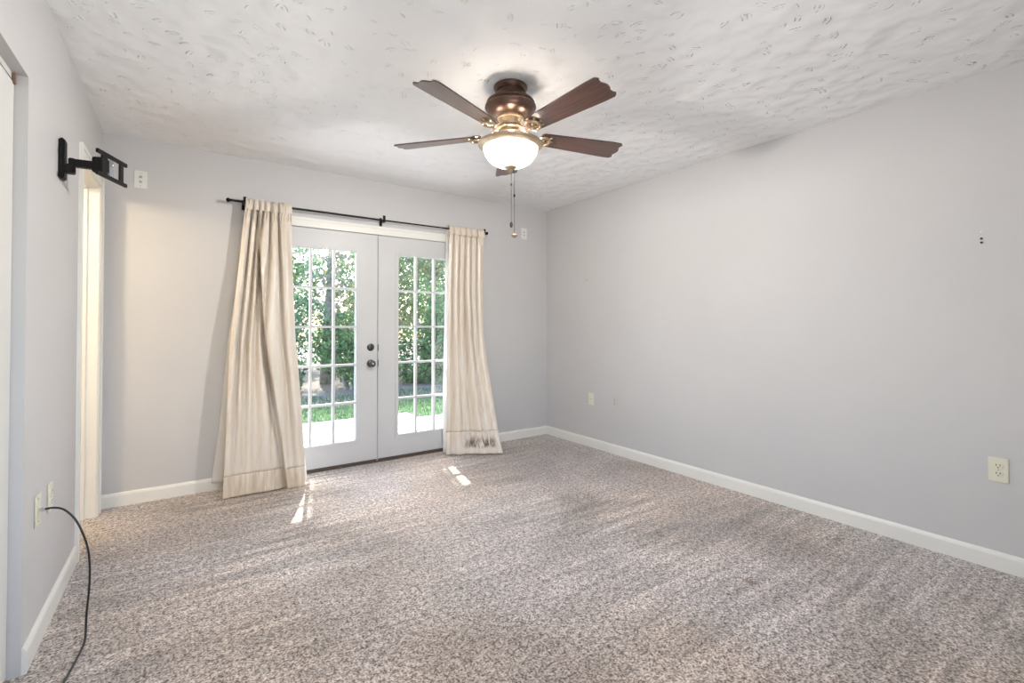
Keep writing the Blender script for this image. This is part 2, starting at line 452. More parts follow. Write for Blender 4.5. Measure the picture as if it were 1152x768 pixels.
# casing of the hall doorway: jamb lining with a stop, and flat-stepped casing on the wall
def casing_strip(bm, y0, y1, z0, z1, outer_y=None):
    box(bm, XL, XL + .011, y0, y1, z0, z1)
bm = bmesh.new()
for a, b, s in ((HY0 - .060, HY0 + .004, -1), (HY1 - .004, HY1 + .060, 1)):
    box(bm, XL + .0005, XL + .010, a, b, 0, HZ + .060)
    o = a if s < 0 else b - .022
    box(bm, XL + .0095, XL + .017, o, o + .022, 0, HZ + .060)
box(bm, XL + .0005, XL + .010, HY0 + .004, HY1 - .004, HZ - .004, HZ + .060)
box(bm, XL + .0095, XL + .0165, HY0 - .038, HY1 + .038, HZ + .038, HZ + .060)
struct('trim_1', bm, M['trim'])
bm = bmesh.new()
box(bm, XO - .004, XL + .002, HY0, HY0 + .014, 0, HZ); box(bm, XO - .004, XL + .002, HY1 - .014, HY1, 0, HZ)
box(bm, XO - .004, XL + .002, HY0 + .014, HY1 - .014, HZ - .014, HZ)
box(bm, XO - .004, XL - .055, HY0 + .013, HY0 + .026, 0, HZ - .014); box(bm, XO - .004, XL - .055, HY1 - .026, HY1 - .013, 0, HZ - .014)
box(bm, XO - .004, XL - .055, HY0 + .026, HY1 - .026, HZ - .027, HZ - .013)
struct('trim_2', bm, M['trim'])
# casing round the french doors (head and two sides) plus jamb
bm = bmesh.new()
box(bm, DX0 - .062, DX1 + .062, YB - .011, YB + .002, DZ1 - .004, DZ1 + .066)
box(bm, DX0 - .062, DX1 + .062, YB - .017, YB - .010, DZ1 + .046, DZ1 + .066)
for a, b in ((DX0 - .062, DX0 + .004), (DX1 - .004, DX1 + .062)): box(bm, a, b, YB - .011, YB + .002, 0, DZ1 - .004)
for a, b in ((DX0, DX0 + .006), (DX1 - .006, DX1)): box(bm, a, b, YB, YB + .139, 0, DZ1)
box(bm, DX0, DX1, YB, YB + .139, DZ1 - .006, DZ1)
struct('trim_3', bm, M['trim'])
bm = bmesh.new(); box(bm, DX0 + .006, DX1 - .006, YB - .004, YB + .15, 0, .012); bevel(bm, .003)
struct('trim_4', bm, M['sill'])

# closet sliding doors in their drywall opening
bm = bmesh.new(); box(bm, XL - .070, XL - .034, 1.20, CY1 - .003, .012, CZ - .03); bevel(bm, .003)
cd = struct('door_3', bm, M['closet'])
bm = bmesh.new()
for z0, z1 in ((.18, .92), (1.06, 1.86)): box(bm, XL - .036, XL - .031, 1.34, 2.13, z0, z1)
bevel(bm, .004); obj('door_panel', bm, M['closet'], cd)
bm = bmesh.new(); box(bm, XL - .112, XL - .076, CY0 + .003, 1.26, .012, CZ - .03); bevel(bm, .003)
struct('door_4', bm, M['closet'])
bm = bmesh.new(); box(bm, XL - .115, XL - .037, CY0 + .002, CY1 - .002, CZ - .022, CZ - .001)
struct('trim_5', bm, M['closet'])
bm = bbox(XL - .036, XL - .028, CY1 - .022, CY1 - .004, CZ - .038, CZ - .002, .002); struct('trim_6', bm, M['track'])

# unseen frame and glass added in front of the fill light
for i, (a, b) in enumerate(((-.10, 1.20),)):
    bm = bmesh.new()
    box(bm, a, a + .05, YF - .09, YF - .03, .7, 2.2); box(bm, b - .05, b, YF - .09, YF - .03, .7, 2.2)
    box(bm, a + .05, b - .05, YF - .09, YF - .03, .7, .75); box(bm, a + .05, b - .05, YF - .09, YF - .03, 2.15, 2.2)
    box(bm, a + .05, b - .05, YF - .085, YF - .035, 1.43, 1.47)
    w = struct('window_%d' % (i + 1), bm, M['trim'])
    bm = bmesh.new(); box(bm, a + .05, b - .05, YF - .062, YF - .058, .75, 2.15); obj('pane', bm, M['glass'], w)

# ------------------------------------------------------------------ french doors
GZ0, GZ1 = .210, 1.812
def french_door(name, x0, x1, g0, g1, m1, m2):
    yf, yb = YB + .004, YB + .048
    bm = bmesh.new()
    box(bm, x0, g0 - .001, yf, yb, .016, DZ1 - .010); box(bm, g1 + .001, x1, yf, yb, .016, DZ1 - .010)
    box(bm, g0 - .001, g1 + .001, yf, yb, .016, GZ0 - .001); box(bm, g0 - .001, g1 + .001, yf, yb, GZ1 + .001, DZ1 - .010)
    bmesh.ops.remove_doubles(bm, verts=bm.verts, dist=1e-5)
    d = struct(name, bm, M['door'])
    # raised glazing frame
    bm = bmesh.new(); w = .026
    for s0, s1 in ((yf - .007, yf + .012), (yb - .012, yb + .007)):
        box(bm, g0 - w, g0 + .004, s0, s1, GZ0 - w, GZ1 + w); box(bm, g1 - .004, g1 + w, s0, s1, GZ0 - w, GZ1 + w)
        box(bm, g0 + .004, g1 - .004, s0, s1, GZ0 - w, GZ0 + .004); box(bm, g0 + .004, g1 - .004, s0, s1, GZ1 - .004, GZ1 + w)
    bevel(bm, .003, 2); obj('glazing_frame', bm, M['door'], d)
    bm = bmesh.new()
    for x in (m1, m2): box(bm, x - .009, x + .009, yf + .004, yb - .004, GZ0, GZ1)
    for k in range(1, 5):
        z = GZ0 + (GZ1 - GZ0) * k / 5; box(bm, g0, g1, yf + .003, yb - .003, z - .009, z + .009)
    obj('muntin_grille', bm, M['door'], d)
    bm = bmesh.new(); box(bm, g0 - .003, g1 + .003, YB + .024, YB + .028, GZ0 - .003, GZ1 + .003); obj('glass_pane', bm, M['glass'], d)
    bm = bmesh.new(); box(bm, x0 + .004, x1 - .004, yf - .004, yf + .002, .008, .030); obj('door_sweep', bm, M['sill'], d)
    return d
dl = french_door('door_1', DX0 + .008, 1.3655, .645, 1.187, .824, 1.004)
dr = french_door('door_2', 1.3695, DX1 - .008, 1.553, 2.090, 1.728, 1.908)
tag(bpy.data.objects['door_1']); tag(bpy.data.objects['door_2'])
bm = bbox(1.3715, 1.3885, YB - .002, YB + .006, .03, DZ1 - .012, .002); obj('astragal', bm, M['door'], dr)
rotx = Matrix.Rotation(R(90), 4, 'X')       # lathe z axis -> -y (into the room)
def on_back(x, z): return Matrix.Translation((x, YB + .004, z)) @ rotx
bm = bmesh.new(); lathe(bm, [(.028, 0), (.031, .003), (.031, .007), (.027, .012), (.022, .016), (.016, .018)], 32, on_back(1.307, .995))
db = obj('deadbolt', bm, M['pewter'], dl, 35)
bm = bmesh.new(); box(bm, 1.3045, 1.3095, YB - .034, YB - .012, .978, 1.012, None); bevel(bm, .0022); obj('thumb_turn', bm, M['pewter'], db)
bm = bmesh.new(); lathe(bm, [(.030, 0), (.033, .003), (.033, .006), (.026, .011), (.013, .015), (.011, .030), (.016, .037), (.025, .044), (.028, .054), (.026, .063), (.018, .069), (.006, .071)], 32, on_back(1.307, .857))
kb = obj('door_knob', bm, M['pewter'], dl, 40)
bm = bmesh.new(); lathe(bm, [(.006, .070), (.006, .074), (.003, .075)], 16, on_back(1.307, .857)); obj('knob_button', bm, M['steel'], kb, 40)
for z in (.992, .857):
    bm = bbox(1.3690, 1.3745, YB - .006, YB + .003, z - .030, z + .030, .0015); obj('strike_plate', bm, M['pewter'], dr)

# ------------------------------------------------------------------ ceiling fan
FX, FY = 1.3928, 2.0249
fan = empty('ceiling_fan', (FX, FY, H), 'five-blade dark wood and bronze ceiling fan with a lit glass bowl', 'ceiling fan')
def fz(z): return z - H
bm = bmesh.new(); lathe(bm, [(.086, -.0005), (.089, -.004), (.089, -.012), (.084, -.020), (.079, -.026), (.079, -.029)], 56); obj('canopy', bm, M['bronze'], fan, 30)
bm = bmesh.new(); lathe(bm, [(.074, fz(2.413)), (.073, fz(2.395)), (.076, fz(2.386)), (.088, fz(2.378)), (.108, fz(2.370)), (.122, fz(2.360)), (.127, fz(2.352)), (.127, fz(2.346)),
    (.122, fz(2.343)), (.124, fz(2.340)), (.133, fz(2.335)), (.135, fz(2.327)), (.131, fz(2.319)), (.124, fz(2.313)), (.122, fz(2.306)), (.112, fz(2.295)), (.094, fz(2.284)), (.080, fz(2.278)), (.066, fz(2.276))], 64)
obj('motor_housing', bm, M['bronze'], fan, 28)
# pierced band under the motor
bm = bmesh.new(); lathe(bm, [(.066, fz(2.279)), (.070, fz(2.272)), (.070, fz(2.266)), (.062, fz(2.262)), (.060, fz(2.238)), (.068, fz(2.234)), (.070, fz(2.228)), (.062, fz(2.222)), (.045, fz(2.219))], 56)
for i in range(14):
    a = 2 * PI * i / 14
    mt = Matrix.Translation((.062 * math.cos(a), .062 * math.sin(a), fz(2.250))) @ Matrix.Rotation(a, 4, 'Z') @ Matrix.Rotation(R(90), 4, 'Y')
    torus(bm, (0, 0, 0), .0085, .0022, mt, 16, 6)
    torus(bm, (0, 0, 0), .0035, .0016, mt, 10, 6)
obj('filigree_band', bm, M['brass'], fan, 35)
bm = bmesh.new(); lathe(bm, [(.045, fz(2.222)), (.050, fz(2.216)), (.078, fz(2.213)), (.080, fz(2.207)), (.076, fz(2.202)), (.044, fz(2.200)), (.040, fz(2.192))], 48); obj('flywheel', bm, M['brass'], fan, 35)
bm = bmesh.new(); lathe(bm, [(.040, fz(2.196)), (.060, fz(2.190)), (.078, fz(2.186)), (.082, fz(2.180)), (.092, fz(2.174)), (.112, fz(2.166)), (.134, fz(2.156)), (.152, fz(2.147)), (.166, fz(2.140)), (.171, fz(2.134)), (.170, fz(2.128)), (.163, fz(2.122)), (.150, fz(2.116)), (.143, fz(2.113)), (.138, fz(2.118))], 64)
obj('light_fitter', bm, M['fitter'], fan, 35)
bm = bmesh.new(); prof = []
for i in range(17):
    t = i / 16 * PI / 2
    prof.append((.0001 + .1405 * math.cos(t) ** .86, fz(2.117) - .102 * math.sin(t)))
prof[-1] = (.012, prof[-1][1])
lathe(bm, prof, 64); obj('glass_bowl', bm, M['bowl'], fan, 60)
bm = bmesh.new(); lathe(bm, [(.030, fz(2.024)), (.034, fz(2.020)), (.034, fz(2.013)), (.027, fz(2.008)), (.014, fz(2.003)), (.011, fz(1.998)), (.013, fz(1.994)), (.008, fz(1.986)), (.003, fz(1.977))], 32)
obj('finial', bm, M['fitter'], fan, 35)
# blades
BZ = fz(2.186)
for k in range(5):
    ang = R(-158.08 + 72 * k)
    base = Matrix.Rotation(ang, 4, 'Z') @ Matrix.Translation((0, 0, BZ))
    tilt = base @ Matrix.Rotation(R(-12), 4, 'X')
    # outline in (radius, side)
    top = []
    r0, r1 = .180, .648
    for i in range(9):
        t = i / 8; top.append((r0 + .012 * (1 - math.sin(t * PI / 2)) if i < 0 else r0 + (r1 - r0) * t * .97, .052 + .020 * min(1, t * 1.15)))
    out = [(p[0], p[1]) for p in top]
    tip = [(r1 - .004, .066), (r1 + .003, .056), (r1 - .004, .046), (r1 - .006, .032), (r1 + .004, .014), (r1 + .007, 0)]
    side = [(r0 - .012, .040), (r0 - .018, .020)] 
    pts = [(r, s) for r, s in side[::-1]] + out + tip
    loop = pts + [(r, -s) for r, s in pts[::-1] if s > 0.0005]
    bm = bmesh.new(); th = .0032
    up = [bm.verts.new(tilt @ Vector((r, s, th))) for r, s in loop]; dn = [bm.verts.new(tilt @ Vector((r, s, -th))) for r, s in loop]
    bm.faces.new(up); bm.faces.new(dn[::-1])
    for i in range(len(loop)): bm.faces.new((up[i], up[(i + 1) % len(loop)], dn[(i + 1) % len(loop)], dn[i]))
    # keep local frame along the blade so the grain follows it
    me_m = base.inverted()
    bmesh.ops.transform(bm, matrix=me_m, verts=bm.verts)
    bl = obj('blade', bm, M['blade'], fan); bl.matrix_local = base
    # iron: arm, scroll ring, mounting foot below the blade
    bm = bmesh.new()
    T = Matrix.Rotation(R(-12), 4, 'X')
    arm = [Vector((.060, 0, .022)), Vector((.085, 0, .020)), Vector((.108, 0, .004)), Vector((.130, 0, -.010)), Vector((.150, 0, -.012))]
    for s in (-1, 1):
        tube(bm, catmull([p + Vector((0, s * (.012 + .010 * math.sin(i / 4 * PI)), 0)) for i, p in enumerate(arm)], 6),   .0045, 8)
    torus(bm, (.186, 0, -.013), .035, .0062, T, 36, 8)
    torus(bm, (.186, 0, -.011), .020, .0028, T, 28, 8)
    for i in range(8):
        a = 2 * PI * i / 8
        torus(bm, (.186 + .0265 * math.cos(a), .0265 * math.sin(a), -.011), .0050, .0016, T, 12, 6)
    lathe(bm, [(.001, -.016), (.009, -.0155), (.012, -.011), (.010, -.006)], 20, T @ Matrix.Translation((.186, 0, 0)))
    for s in (-1, 0, 1):
        a0 = s * .9
        p1 = T @ Vector((.186 + .030 * math.cos(a0), .030 * math.sin(a0), -.009)); p2 = T @ Vector((.186 + .050 * math.cos(a0 * .8), .045 * math.sin(a0 * .8), -.006))
        tube(bm, [p1, (p1 + p2) / 2, p2], [.0042, .0036, .0050], 8)
        lathe(bm, [(.001, -.0105), (.0055, -.009), (.0062, -.0034)], 14, T @ Matrix.Translation((.186 + .051 * math.cos(a0 * .8), .046 * math.sin(a0 * .8), 0)))
    ir = obj('blade_iron', bm, M['brass'], fan, 40); ir.matrix_local = base
    bm = bmesh.new(); lathe(bm, [(.026, .0034), (.030, .006), (.026, .011), (.010, .014)], 24, T @ Matrix.Translation((.192, 0, 0)))
    cp = obj('blade_cap', bm, M['bronze'], fan, 40); cp.matrix_local = base
# pull chains
CR = Vector((.822, -.569, 0))
def chain(off, z0, z1, zc, kind):
    p = CR * off
    bm = bmesh.new(); tube(bm, [(p.x, p.y, fz(z0)), (p.x, p.y, fz((z0 + z1) / 2)), (p.x, p.y, fz(z1))], .0011, 6)
    z = z0
    while z > z1:
        bmesh.ops.create_icosphere(bm, subdivisions=1, radius=.0017, matrix=Matrix.Translation((p.x, p.y, fz(z)))); z -= .0062
    ch = obj('pull_chain', bm, M['pewter'], fan)
    bm = bmesh.new(); lathe(bm, [(.002, fz(zc + .009)), (.0045, fz(zc + .005)), (.0045, fz(zc - .005)), (.002, fz(zc - .009))], 14, Matrix.Translation(p)); obj('chain_connector', bm, M['pewter'], ch, 40)
    bm = bmesh.new()
    if kind == 'bead': lathe(bm, [(.002, fz(z1 + .004)), (.007, fz(z1 - .002)), (.0085, fz(z1 - .012)), (.007, fz(z1 - .022)), (.002, fz(z1 - .028))], 18, Matrix.Translation(p))
    else: lathe(bm, [(.002, fz(z1 + .004)), (.006, fz(z1 + .001)), (.016, fz(z1 - .006)), (.0175, fz(z1 - .010)), (.013, fz(z1 - .015)), (.005, fz(z1 - .020)), (.001, fz(z1 - .022))], 22, Matrix.Translation(p))
    obj('pull_fob', bm, M['pewter'] if kind == 'bead' else M['fitter'], ch, 40)
chain(.004, 1.985, 1.725, 1.925, 'bead')
chain(.020, 2.03, 1.665, 1.866, 'bell')
def point(name, loc, power, col, rad):
    d = bpy.data.lights.new(name, 'POINT'); d.energy = power; d.color = col; d.shadow_soft_size = rad
    o = bpy.data.objects.new(name, d); COL.objects.link(o); o.location = loc; return o
# the fan's uplights, tucked between the blade irons above the fitter
for k in range(5):
    a = R(-158.08 + 36 + 72 * k)
    point('fan_uplight', (FX + .126 * math.cos(a), FY + .126 * math.sin(a), 2.171), .62, (1, .94, .86), .012)
point('fan_bulb', (FX, FY, 2.085), 94, (1, .995, .995), .045)
# lamp of the hall beyond the left doorway
point('hall_lamp', (-1.15, 2.95, 2.1), 27, (1, .80, .54), .08)

# ------------------------------------------------------------------ curtain rod
RY = YB - .088
rod = empty('curtain_rod', (1.33, RY, 2.085), 'thin black curtain rod with ball finials above the french doors', 'curtain rod')
def child(name, bm, mat, root, smooth=None):
    o = obj(name, bm, mat, root, smooth); o.matrix_parent_inverse = Matrix.Translation(-Vector(root.location)); return o
bm = bmesh.new(); tube(bm, [(.262, RY, 2.088), (.9, RY, 2.087), (1.40, RY, 2.085)], .0085, 14); child('rod_tube', bm, M['black'], rod, 40)
bm = bmesh.new(); tube(bm, [(1.38, RY, 2.085), (1.9, RY, 2.086), (2.405, RY, 2.088)], .0068, 14); child('rod_tube', bm, M['black'], rod, 40)
rz = Matrix.Rotation(R(90), 4, 'Y')
for x, s in ((.262, -1), (2.405, 1)):
    bm = bmesh.new(); mt = Matrix.Translation((x, RY, 2.088)) @ Matrix.Rotation(R(90) * s, 4, 'Y')
    lathe(bm, [(.009, -.004), (.011, 0), (.009, .004), (.008, .008), (.014, .014), (.0165, .021), (.014, .028), (.007, .033), (.001, .0345)], 24, mt)
    child('finial', bm, M['black'], rod, 40)
for x in (.344, 1.385, 2.388):
    bm = bmesh.new()
    box(bm, x - .011, x + .011, YB - .019 if x == 1.385 else YB - .005, YB - .0172 if x == 1.385 else YB - .0005, 2.045, 2.118)
    tube(bm, [(x, YB - .004, 2.098), (x, RY + .030, 2.095), (x, RY + .004, 2.073)], .0065, 10)
    tube(bm, catmull([(x, RY + .016, 2.078), (x, RY, 2.069), (x, RY - .016, 2.077), (x, RY - .019, 2.092), (x, RY - .014, 2.108)], 6), .0062, 10)
    box(bm, x - .010, x + .010, RY - .020, RY + .014, 2.066, 2.076); box(bm, x - .010, x + .010, RY - .022, RY - .014, 2.066, 2.122)
    child('bracket', bm, M['black'], rod, 40)

# ------------------------------------------------------------------ curtains
def sheet(bm, z_top, z_bot_fn, tab, ridges, nu=150, nv=90, u0=0, u1=1, extra=None, back=0.0, seed=0, z0t=0.0, z1t=1.0, xoff=None):
    """cloth: tab rows (z, xL, yL, xR, yR); ridges (u_top, u_bot, w_top, w_bot, a_top, a_mid, a_bot)"""
    g = []
    for j in range(nv + 1):
        t = z0t + (z1t - z0t) * j / nv; row = []
        for i in range(nu + 1):
            u = u0 + (u1 - u0) * i / nu
            zb = z_bot_fn(u); z = z_top + (zb - z_top) * t
            xl_, yl_, xr_, yr_ = lerp_tab(tab, z)
            x = xl_ + (xr_ - xl_) * u; y = yl_ + (yr_ - yl_) * u
            off = .012
            for ut, ub, wt, wb, at, am, ab in ridges:
                uc = ut + (ub - ut) * t ** .85; w = wt + (wb - wt) * t
                a = at * (1 - 2 * t) + am * 2 * t if t < .5 else am * (2 - 2 * t) + ab * (2 * t - 1)
                off += a * math.exp(-((u - uc) / w) ** 2)
            nz = noise.noise(Vector((x * 9 + seed, z * 2.2, seed))) * .008 + noise.noise(Vector((x * 26 + seed, z * 5, seed * 2))) * .0035
            off += nz * (.35 + t)
            if extra: off += extra(u, t)
            if xoff: x += xoff(u, t)
            y2 = y - off + back
            lim = YB - .013
            y2 = min(y2, lim)
            row.append(bm.verts.new((x, y2, z)))
        g.append(row)
    for j in range(nv):
        for i in range(nu): bm.faces.new((g[j][i], g[j][i + 1], g[j + 1][i + 1], g[j + 1][i]))
def solid(o, t):
    md = o.modifiers.new('thickness', 'SOLIDIFY'); md.thickness = t; md.offset = 0
ZT = 2.104
# left curtain -------------------------------------------------------
cl = empty('curtain', (.45, YB - .12, 0), 'champagne satin curtain hanging left of the french doors, flaring widest at the carpet', 'curtain')
tabL = [(2.12, .352, 3.918, .652, 3.918), (1.87, .328, 3.916, .655, 3.916), (1.64, .309, 3.908, .659, 3.908), (1.42, .288, 3.888, .663, 3.888), (1.06, .252, 3.856, .674, 3.852), (.73, .238, 3.826, .698, 3.820), (.33, .226, 3.790, .719, 3.785), (0, .209, 3.758, .727, 3.752)]
# first the narrow deep valleys between the gathers, then broad swells
ridL = [(.16, .10, .016, .030, -.058, -.040, -.010), (.29, .22, .016, .045, -.058, -.050, -.008), (.41, .36, .017, .070, -.058, -.045, -.006), (.54, .60, .018, .030, -.058, -.030, -.006), (.71, .86, .020, .040, -.058, -.044, -.018),
        (.07, .04, .05, .05, .014, .018, .006), (.24, .745, .030, .055, -.020, -.062, -.030), (.62, .70, .05, .08, .014, .014, .006), (.86, .93, .07, .05, .016, .010, .004)]
def fold_u(t): return .30 + .50 * t ** .85
def big_fold(u, t):
    # the long diagonal fold: cloth right of it stands forward and laps over, easing back to the edge
    uc = fold_u(t); d_ = (u - uc) / .012
    step = 1 / (1 + math.exp(-max(-30, min(30, d_))))
    return .075 * min(1, t * 5) * (1 - .35 * t) * step * max(0, 1 - max(0, u - uc) * 1.2)
def lap(u, t):
    uc = fold_u(t); d_ = (u - uc) / .012
    step = 1 / (1 + math.exp(-max(-30, min(30, d_))))
    return -.042 * min(1, t * 4) * (1 - .3 * t) * step * math.exp(-(max(0, u - uc) / .10) ** 2)
def gather(u, t):
    a = max(0, 1 - t / .09)
    return .006 * a * math.sin(u * 95) + (.008 * math.exp(-((t - .055) / .012) ** 2) * math.sin(u * 120 + 1))
zbL = lambda u: .010 + .020 * max(0, u - .75)
HZT = (ZT - .150) / (ZT - .010)
bm = bmesh.new(); sheet(bm, ZT, zbL, tabL, ridL, 260, 120, 0, 1, lambda u, t: gather(u, t) + big_fold(u, t), 0, 1.3, 0, HZT, lap); o = child('satin_panel', bm, M['satin'], cl, 180); solid(o, .0016)
bm = bmesh.new(); sheet(bm, ZT, zbL, tabL, ridL, 260, 14, 0, 1, lambda u, t: gather(u, t) + big_fold(u, t), -.0015, 1.3, HZT, 1, lap); o = child('hem', bm, M['hem'], cl, 180); solid(o, .0022)
# lining: behind the satin, wider on both sides near the floor
tabLb = [(2.12, .36, 3.992, .650, 3.992), (1.40, .292, 3.985, .664, 3.970), (1.06, .246, 3.995, .676, 3.945), (.43, .196, 3.998, .722, 3.870), (.05, .152, 4.000, .752, 3.800), (0, .150, 4.0, .756, 3.795)]
ridLb = [(.05, .10, .040, .05, .022, .012, .004), (.5, .5, .09, .12, .01, .02, .02), (.86, .95, .05, .05, .02, .014, .010)]
bm = bmesh.new(); sheet(bm, ZT - .03, lambda u: .060 - .035 * u, tabLb, ridLb, 120, 80, 0, 1, None, 0, 5.1); o = child('lining', bm, M['lining'], cl, 180); solid(o, .0012)
# rod pocket loops at the top
def pocket(root, x0, x1, waves):
    bm = bmesh.new(); rows = []; N = 160
    for i in range(N + 1):
        u = i / N; x = x0 + (x1 - x0) * u
        v_ = sum(math.exp(-((u - w) / .020) ** 2) for w in waves); e = .5 + .5 * math.sin(u * 140)
        f = .036 * (1 - v_) + .002; h = .020 - .013 * v_ + .002 * e
        P_ = catmull([(x, RY - .010 - f, ZT - .075), (x, RY - .012 - f * .8, ZT - .03), (x, RY - .010 - f * .45, ZT - .016 + h * .9), (x, RY, ZT - .014 + h * 1.4), (x, RY + .014, ZT - .022 + h), (x, RY + .018, ZT - .05), (x, RY + .018, ZT - .09)], 4)
        rows.append([bm.verts.new(p) for p in P_])
    for a, b in zip(rows, rows[1:]):
        for k in range(len(a) - 1): bm.faces.new((a[k], a[k + 1], b[k + 1], b[k]))
    o = child('rod_pocket', bm, M['satin'], root, 180); solid(o, .0016)
pocket(cl, .350, .656, (.16, .29, .41, .54, .71))
# right curtain ------------------------------------------------------
cr = empty('curtain', (2.19, YB - .12, 0), 'champagne satin curtain right of the french doors with dark soiling above its hem', 'curtain')
tabR = [(2.12, 2.000, 3.918, 2.372, 3.918), (1.50, 1.993, 3.935, 2.358, 3.925), (1.09, 1.984, 3.925, 2.362, 3.905), (.91, 1.978, 3.918, 2.372, 3.885), (.43, 1.961, 3.893, 2.389, 3.765), (.16, 1.950, 3.882, 2.384, 3.675), (.03, 1.944, 3.872, 2.394, 3.625), (0, 1.944, 3.872, 2.396, 3.615)]
ridR = [(.13, .12, .016, .035, -.050, -.030, -.020), (.30, .34, .016, .045, -.052, -.020, -.010), (.47, .52, .016, .050, -.054, -.044, -.014), (.63, .74, .016, .035, -.056, -.036, -.008), (.80, .88, .018, .030, -.056, -.020, -.006),
        (.06, .05, .04, .04, .010, .010, .006), (.22, .22, .05, .09, .012, .026, .022), (.55, .64, .05, .09, .010, .024, .014), (.90, .95, .05, .05, .010, .008, .004)]
zbR = lambda u: .012
bm = bmesh.new(); sheet(bm, ZT, zbR, tabR, ridR, 190, 110, 0, 1, gather, 0, 9.7, 0, (ZT - .21) / (ZT - .012)); o = child('satin_panel', bm, M['satin'], cr, 180); solid(o, .0016)
bm = bmesh.new(); sheet(bm, ZT, zbR, tabR, ridR, 190, 18, 0, 1, gather, -.0008, 9.7, (ZT - .21) / (ZT - .012), 1); o = child('hem', bm, M['hem_stained'], cr, 180); solid(o, .0020)
tabRb = [(2.12, 2.004, 3.995, 2.365, 3.995), (1.09, 1.980, 3.99, 2.350, 3.985), (.43, 1.955, 3.96, 2.36, 3.88), (0, 1.938, 3.92, 2.36, 3.74)]
bm = bmesh.new(); sheet(bm, ZT - .03, lambda u: .022, tabRb, [(.1, .1, .05, .05, .01, .01, .01), (.6, .6, .1, .1, .012, .02, .01)], 100, 70, 0, 1, None, 0, 3.3); o = child('lining', bm, M['lining'], cr, 180); solid(o, .0012)
pocket(cr, 1.998, 2.376, (.13, .30, .47, .63, .80))

# ------------------------------------------------------------------ TV wall bracket
tv = empty('tv_wall_bracket', (XL, 2.75, 1.90), 'black swing-arm television bracket, empty, high on the left wall', 'tv bracket')
bm = bbox(XL + .0005, XL + .020, 2.722, 2.786, 1.813, 1.985, .005, 2); child('wall_plate', bm, M['black'], tv, 40)
bm = bmesh.new()
box(bm, XL + .018, XL + .050, 2.728, 2.772, 1.842, 1.880); box(bm, XL + .030, XL + .052, 2.736, 2.764, 1.845, 1.908); bevel(bm, .003)
child('pivot_block', bm, M['black'], tv, 40)
bm = bmesh.new()
A = Vector((XL + .034, 2.748, 1.888)); B = Vector((-.298, 2.738, 1.889))
d = (B - A); L_ = d.length; mt = Matrix.Translation(A) @ d.to_track_quat('X', 'Z').to_matrix().to_4x4()
box(bm, -.004, L_, -.013, .013, -.017, .017, mt); bevel(bm, .003); child('swing_arm', bm, M['black'], tv, 40)
F0 = Vector((-.321, 2.655, 1.889)); F1 = Vector((-.240, 2.850, 1.889))
d = F1 - F0; W_ = d.length; ang = math.atan2(d.y, d.x)
mt = Matrix.Translation(F0) @ Matrix.Rotation(ang, 4, 'Z')
bm = bmesh.new()       # local x along the frame, local -y faces the room
hz = .056
def bar(x0, x1, z0, z1, y0=-.004, y1=.004): box(bm, x0, x1, y0, y1, z0, z1, mt)
bar(0, W_, hz - .017, hz, -.008, .004); bar(0, W_, -hz, -hz + .017, -.008, .004)
bar(.034, .072, -hz + .017, hz - .017); bar(W_ - .050, W_ - .022, -hz + .017, hz - .017)
bevel(bm, .0015, 1); child('head_frame', bm, M['black'], tv)
bm = bmesh.new(); box(bm, .048, .100, .004, .046, -.034, .034, mt); bevel(bm, .004); child('tilt_joint', bm, M['black'], tv, 40)
bm = bmesh.new(); box(bm, .100, .132, .006, .016, -.040, .040, mt); bevel(bm, .002)
lathe(bm, [(.007, 0), (.007, .008), (.004, .010)], 14, mt @ Matrix.Translation((.116, .006, .018)) @ rotx)
child('steel_plate', bm, M['steel'], tv, 40)
bm = bmesh.new(); lathe(bm, [(.005, 0), (.005, .012), (.002, .014)], 12, mt @ Matrix.Translation((.080, .004, -.030)) @ rotx); child('tilt_screw', bm, M['steel'], tv, 40)

